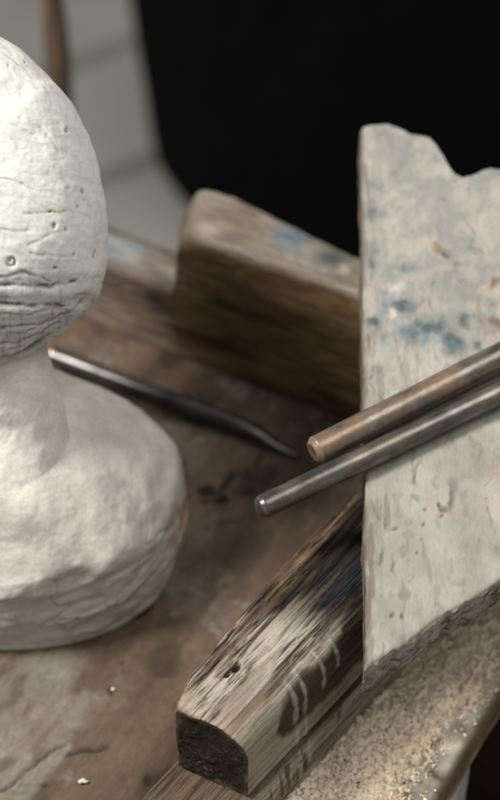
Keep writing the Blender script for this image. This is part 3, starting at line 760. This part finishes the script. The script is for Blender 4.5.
# two pale chips on the table
def chip(px, py, r, lab):
    p = at(px, py, r * .6)
    ph = np.linspace(0, 2 * math.pi, 14, endpoint=False); la = np.linspace(-1.45, 1.45, 9)
    V = np.array([(math.cos(l) * math.cos(a), math.cos(l) * math.sin(a), .7 * math.sin(l)) for l in la for a in ph]) * r
    V = V * (1 + .6 * fbm(V, 1.3 / r, 2, int(px)))[:, None] * [1.3, .8, .8]
    F = [f for f in grid_faces(9, 14)]; F.append(tuple(range(13, -1, -1))); F.append(tuple(range(len(V) - 14, len(V))))
    o = link('stone_chip', V, F, M_base, np.tile([.55, .53, .47], (len(V), 1)), None, False); o.location = (p[0], p[1], r * .7 + .0006)
    tag(o, lab, 'chip', 'stone chips on the table')
chip(83, 782, .0013, 'larger white stone chip near the front of the brown tabletop')
chip(113, 690, .0008, 'tiny pale stone chip on the tabletop just before the boulder base')

# ------------------------------------------------------------------ sawdust banked along the ledge
bl0 = np.array([n0[0] + .0 * ca, n0[1]])
nl, nw_ = 420, 150
dl0, dl1 = -.10, LEN
Ug, Wg = np.meshgrid(np.linspace(dl0, dl1, nl), np.linspace(0, 1, nw_), indexing='ij')
U = Ug.ravel(); Wn = Wg.ravel()
bw_ = bwide(U) + .0006; wx = n0[0] + U * ca - bw_ * sa; wy = n0[1] + U * sa + bw_ * ca          # foot of the base board
foot = np.c_[wx, wy]
nrm = np.array([sa, -ca])
tl = t_loc(np.c_[foot, np.zeros(len(foot))]); tn = nrm @ np.array([tc_, ts_])
width = np.clip((-.0035 - tl[:, 0]) / tn, .004, .2)
width = np.minimum(width, .075)
XY = foot + nrm * (Wn * width)[:, None]
Pd = np.c_[XY, np.zeros(len(XY))]
n1 = fbm(Pd, 40, 4, 181); n2 = fbm(Pd, 420, 4, 182); n3 = fbm(Pd, 1100, 2, 183)
reach = np.clip(.66 + .13 * n1 + .16 * n2 + .06 * n3 + .18 * sst(.0, .14, U) , .3, .96)
inb = 1 - sst(reach - .22, reach + .05, Wn)
hgt = inb * (.0072 * (1 - Wn * .8) + .0022 * n1 + .0012 * n2 + .0007 * n3 + .001)
hgt = np.where(inb > .02, np.maximum(hgt, .0), -.003) - .0012 * (1 - inb)
V = np.c_[XY, hgt + .0004]
F = grid_faces(nl, nw_, False)
c = mix(np.array([.86, .74, .58]), np.array([.70, .58, .43]), np.clip(.3 + .7 * n2 + .25 * n3, 0, 1))
SD_V, SD_F, SD_C = [V], [f[::-1] for f in F], [c]
# loose grains on and around the bank
cube = np.array([(x, y, z_) for x in (-1, 1) for y in (-1, 1) for z_ in (-1, 1)], float)
cf = [(0, 1, 3, 2), (4, 6, 7, 5), (0, 4, 5, 1), (2, 3, 7, 6), (0, 2, 6, 4), (1, 5, 7, 3)]
base = len(V); ng = 11000
cand = RNG.integers(0, len(V), ng)
for i in cand:
    w = Wn[i]
    if w > reach[i] + .05 and RNG.random() > math.exp(-(w - reach[i]) * 9) * .30: continue
    s = RNG.uniform(.0002, .00045) * (1.5 if RNG.random() < .06 else 1)
    d = cube * s * np.array([RNG.uniform(.8, 2.0), RNG.uniform(.6, 1.1), RNG.uniform(.4, .9)])
    d += RNG.uniform(-.25, .25, d.shape) * s
    q = Matrix.Rotation(RNG.uniform(0, 6.28), 3, 'Z') @ Matrix.Rotation(RNG.uniform(-.6, .6), 3, 'X')
    d = d @ np.array(q).T
    pz = max(V[i, 2], .0003) + s * .4
    SD_V.append(d + [V[i, 0] + RNG.uniform(-.0008, .0008), V[i, 1] + RNG.uniform(-.0008, .0008), pz])
    cc = np.array([.74, .63, .48]) * RNG.uniform(.75, 1.1) if RNG.random() > .03 else np.array([.2, .14, .09])
    SD_C.append(np.tile(cc, (8, 1))); SD_F += [tuple(a + base for a in f) for f in cf]; base += 8
tag(link('sawdust', np.vstack(SD_V), SD_F, M_dust, np.vstack(SD_C), None, True), 'pale beige sawdust banked on the ledge along the foreground beam', 'sawdust', kind='stuff')

# ------------------------------------------------------------------ behind: black bag on the floor, turned post, box added for the dark below
gl = at(186, 214, FLOOR_Z + .03)
BAGW, BAGD, BAGH = .30, .20, .62
bc = np.array([gl[0] + .268, gl[1] + .098])
nphi, nz = 200, 160
zt = np.r_[np.linspace(0, .12, 70), np.linspace(.125, BAGH, 70), np.linspace(BAGH, BAGH, 20)]
V = []
for i, zv in enumerate(zt):
    k_ = i - 139
    rr = 1.0
    e = min(zv / .085, 1); body = .76 + .24 * math.sqrt(max(0, 1 - (1 - e) ** 2))
    grow = body * (1 + .17 * zv / BAGH)
    if k_ > 0: grow *= max(.02, 1 - k_ / 20)
    a = np.linspace(0, 2 * math.pi, nphi, endpoint=False)
    cx = np.sign(np.cos(a)) * np.abs(np.cos(a)) ** .72; sy = np.sign(np.sin(a)) * np.abs(np.sin(a)) ** .72
    V.append(np.c_[BAGW * grow * cx, BAGD * grow * sy, np.full(nphi, zv)])
V = np.vstack(V); F = grid_faces(len(zt), nphi); F.append(tuple(range(nphi - 1, -1, -1))); F.append(tuple(range(len(V) - nphi, len(V))))
N = normals(V, F)
if (V[:, 0] * N[:, 0]).sum() < 0: F = [f[::-1] for f in F]; N = -N
V = V + N * ((.010 * fbm(V, (5, 5, 2.5), 3, 191) + .004 * fbm(V, (18, 18, 5), 3, 192)) * sst(0, .06, V[:, 2]))[:, None]
bag = link('black_bag', V, F, M_black); bag.location = (bc[0], bc[1], FLOOR_Z + .001); bag.rotation_euler = (0, 0, R(-10))
tag(bag, 'large plain black bag, out of focus, standing on the floor behind the beams', 'bag')

pb = at(56, 40, -.05)
zs = np.linspace(0, 1.0, 200); K = 40; ang = np.linspace(0, 2 * math.pi, K, endpoint=False)
def prad(z_): return .0068 + .0026 * math.exp(-((z_ - .69) / .05) ** 2) + .002 * math.exp(-((z_ - .30) / .08) ** 2)
V = np.vstack([np.c_[prad(z_) * np.cos(ang), prad(z_) * np.sin(ang), np.full(K, z_)] for z_ in zs])
F = grid_faces(len(zs), K); F.append(tuple(range(K - 1, -1, -1))); F.append(tuple(range(len(V) - K, len(V))))
lo = fbm(V, (200, 200, 12), 3, 195)
col = mix(np.array([.15, .092, .062]), np.array([.07, .043, .030]), np.clip(.5 + .8 * lo, 0, 1))
po = link('turned_post', V, F, M_post, col); po.location = (pb[0], pb[1], FLOOR_Z + .001)
tag(po, 'slim turned brown wooden post, out of focus, rising behind the stone carving', 'post')

bx = at(486, 775, -.30)  # box added to keep the space below the table edge dark
BX = tag(empty('added_dark_box', (bx[0] + .10, bx[1] + .12, FLOOR_Z + .001), ea - R(90)), 'added near-black box standing in for the shade below the right edge of the worktable', 'box')
V, F = box(-.13, .25, -.35, .35, 0, .40); link('body', V, F, M_box, None, BX, False)
V, F = box(-.14, .26, -.36, .36, .402, .425); link('lid', V, F, M_box, None, BX, False)

# ------------------------------------------------------------------ light
SC.world = bpy.data.worlds.new('World'); SC.world.use_nodes = True
bgn = SC.world.node_tree.nodes['Background']; bgn.inputs[0].default_value = (.99, 1, .98, 1); bgn.inputs[1].default_value = .34
def area(name, loc, target, sx, sy, energy, color):
    l = bpy.data.lights.new(name, 'AREA'); l.shape = 'RECTANGLE'; l.size = sx; l.size_y = sy; l.energy = energy; l.color = color
    o = bpy.data.objects.new(name, l); COL.objects.link(o); o.location = loc
    o.rotation_euler = (Vector(target) - Vector(loc)).to_track_quat('-Z', 'Y').to_euler(); return o
area('window_light', (-1.18, -.24, 1.70), (0, .0, .05), .45, .45, 64, (1, .985, .95))

area('overhead_light', (.66, -.02, 1.65), (.05, 0, .1), .9, .7, 13, (1, .99, .96))

# ------------------------------------------------------------------ camera
cd = bpy.data.cameras.new('camera'); cam = bpy.data.objects.new('camera', cd); COL.objects.link(cam)
cd.sensor_fit = 'HORIZONTAL'; cd.sensor_width = 36; cd.lens = 36 * FPX / 500
cam.location = CAM; cam.rotation_euler = (math.pi / 2 - PITCH, 0, 0)
cd.clip_start = .02; cd.clip_end = 60
cd.dof.use_dof = True; cd.dof.focus_distance = .752; cd.dof.aperture_fstop = cd.lens / 15.5
cd.dof.aperture_blades = 0
SC.camera = cam
SC.render.resolution_x, SC.render.resolution_y = 640, 1024
SC.render.engine = 'CYCLES'
SC.view_settings.view_transform = 'Standard'; SC.view_settings.look = 'None'; SC.view_settings.exposure = 0; SC.view_settings.gamma = 1
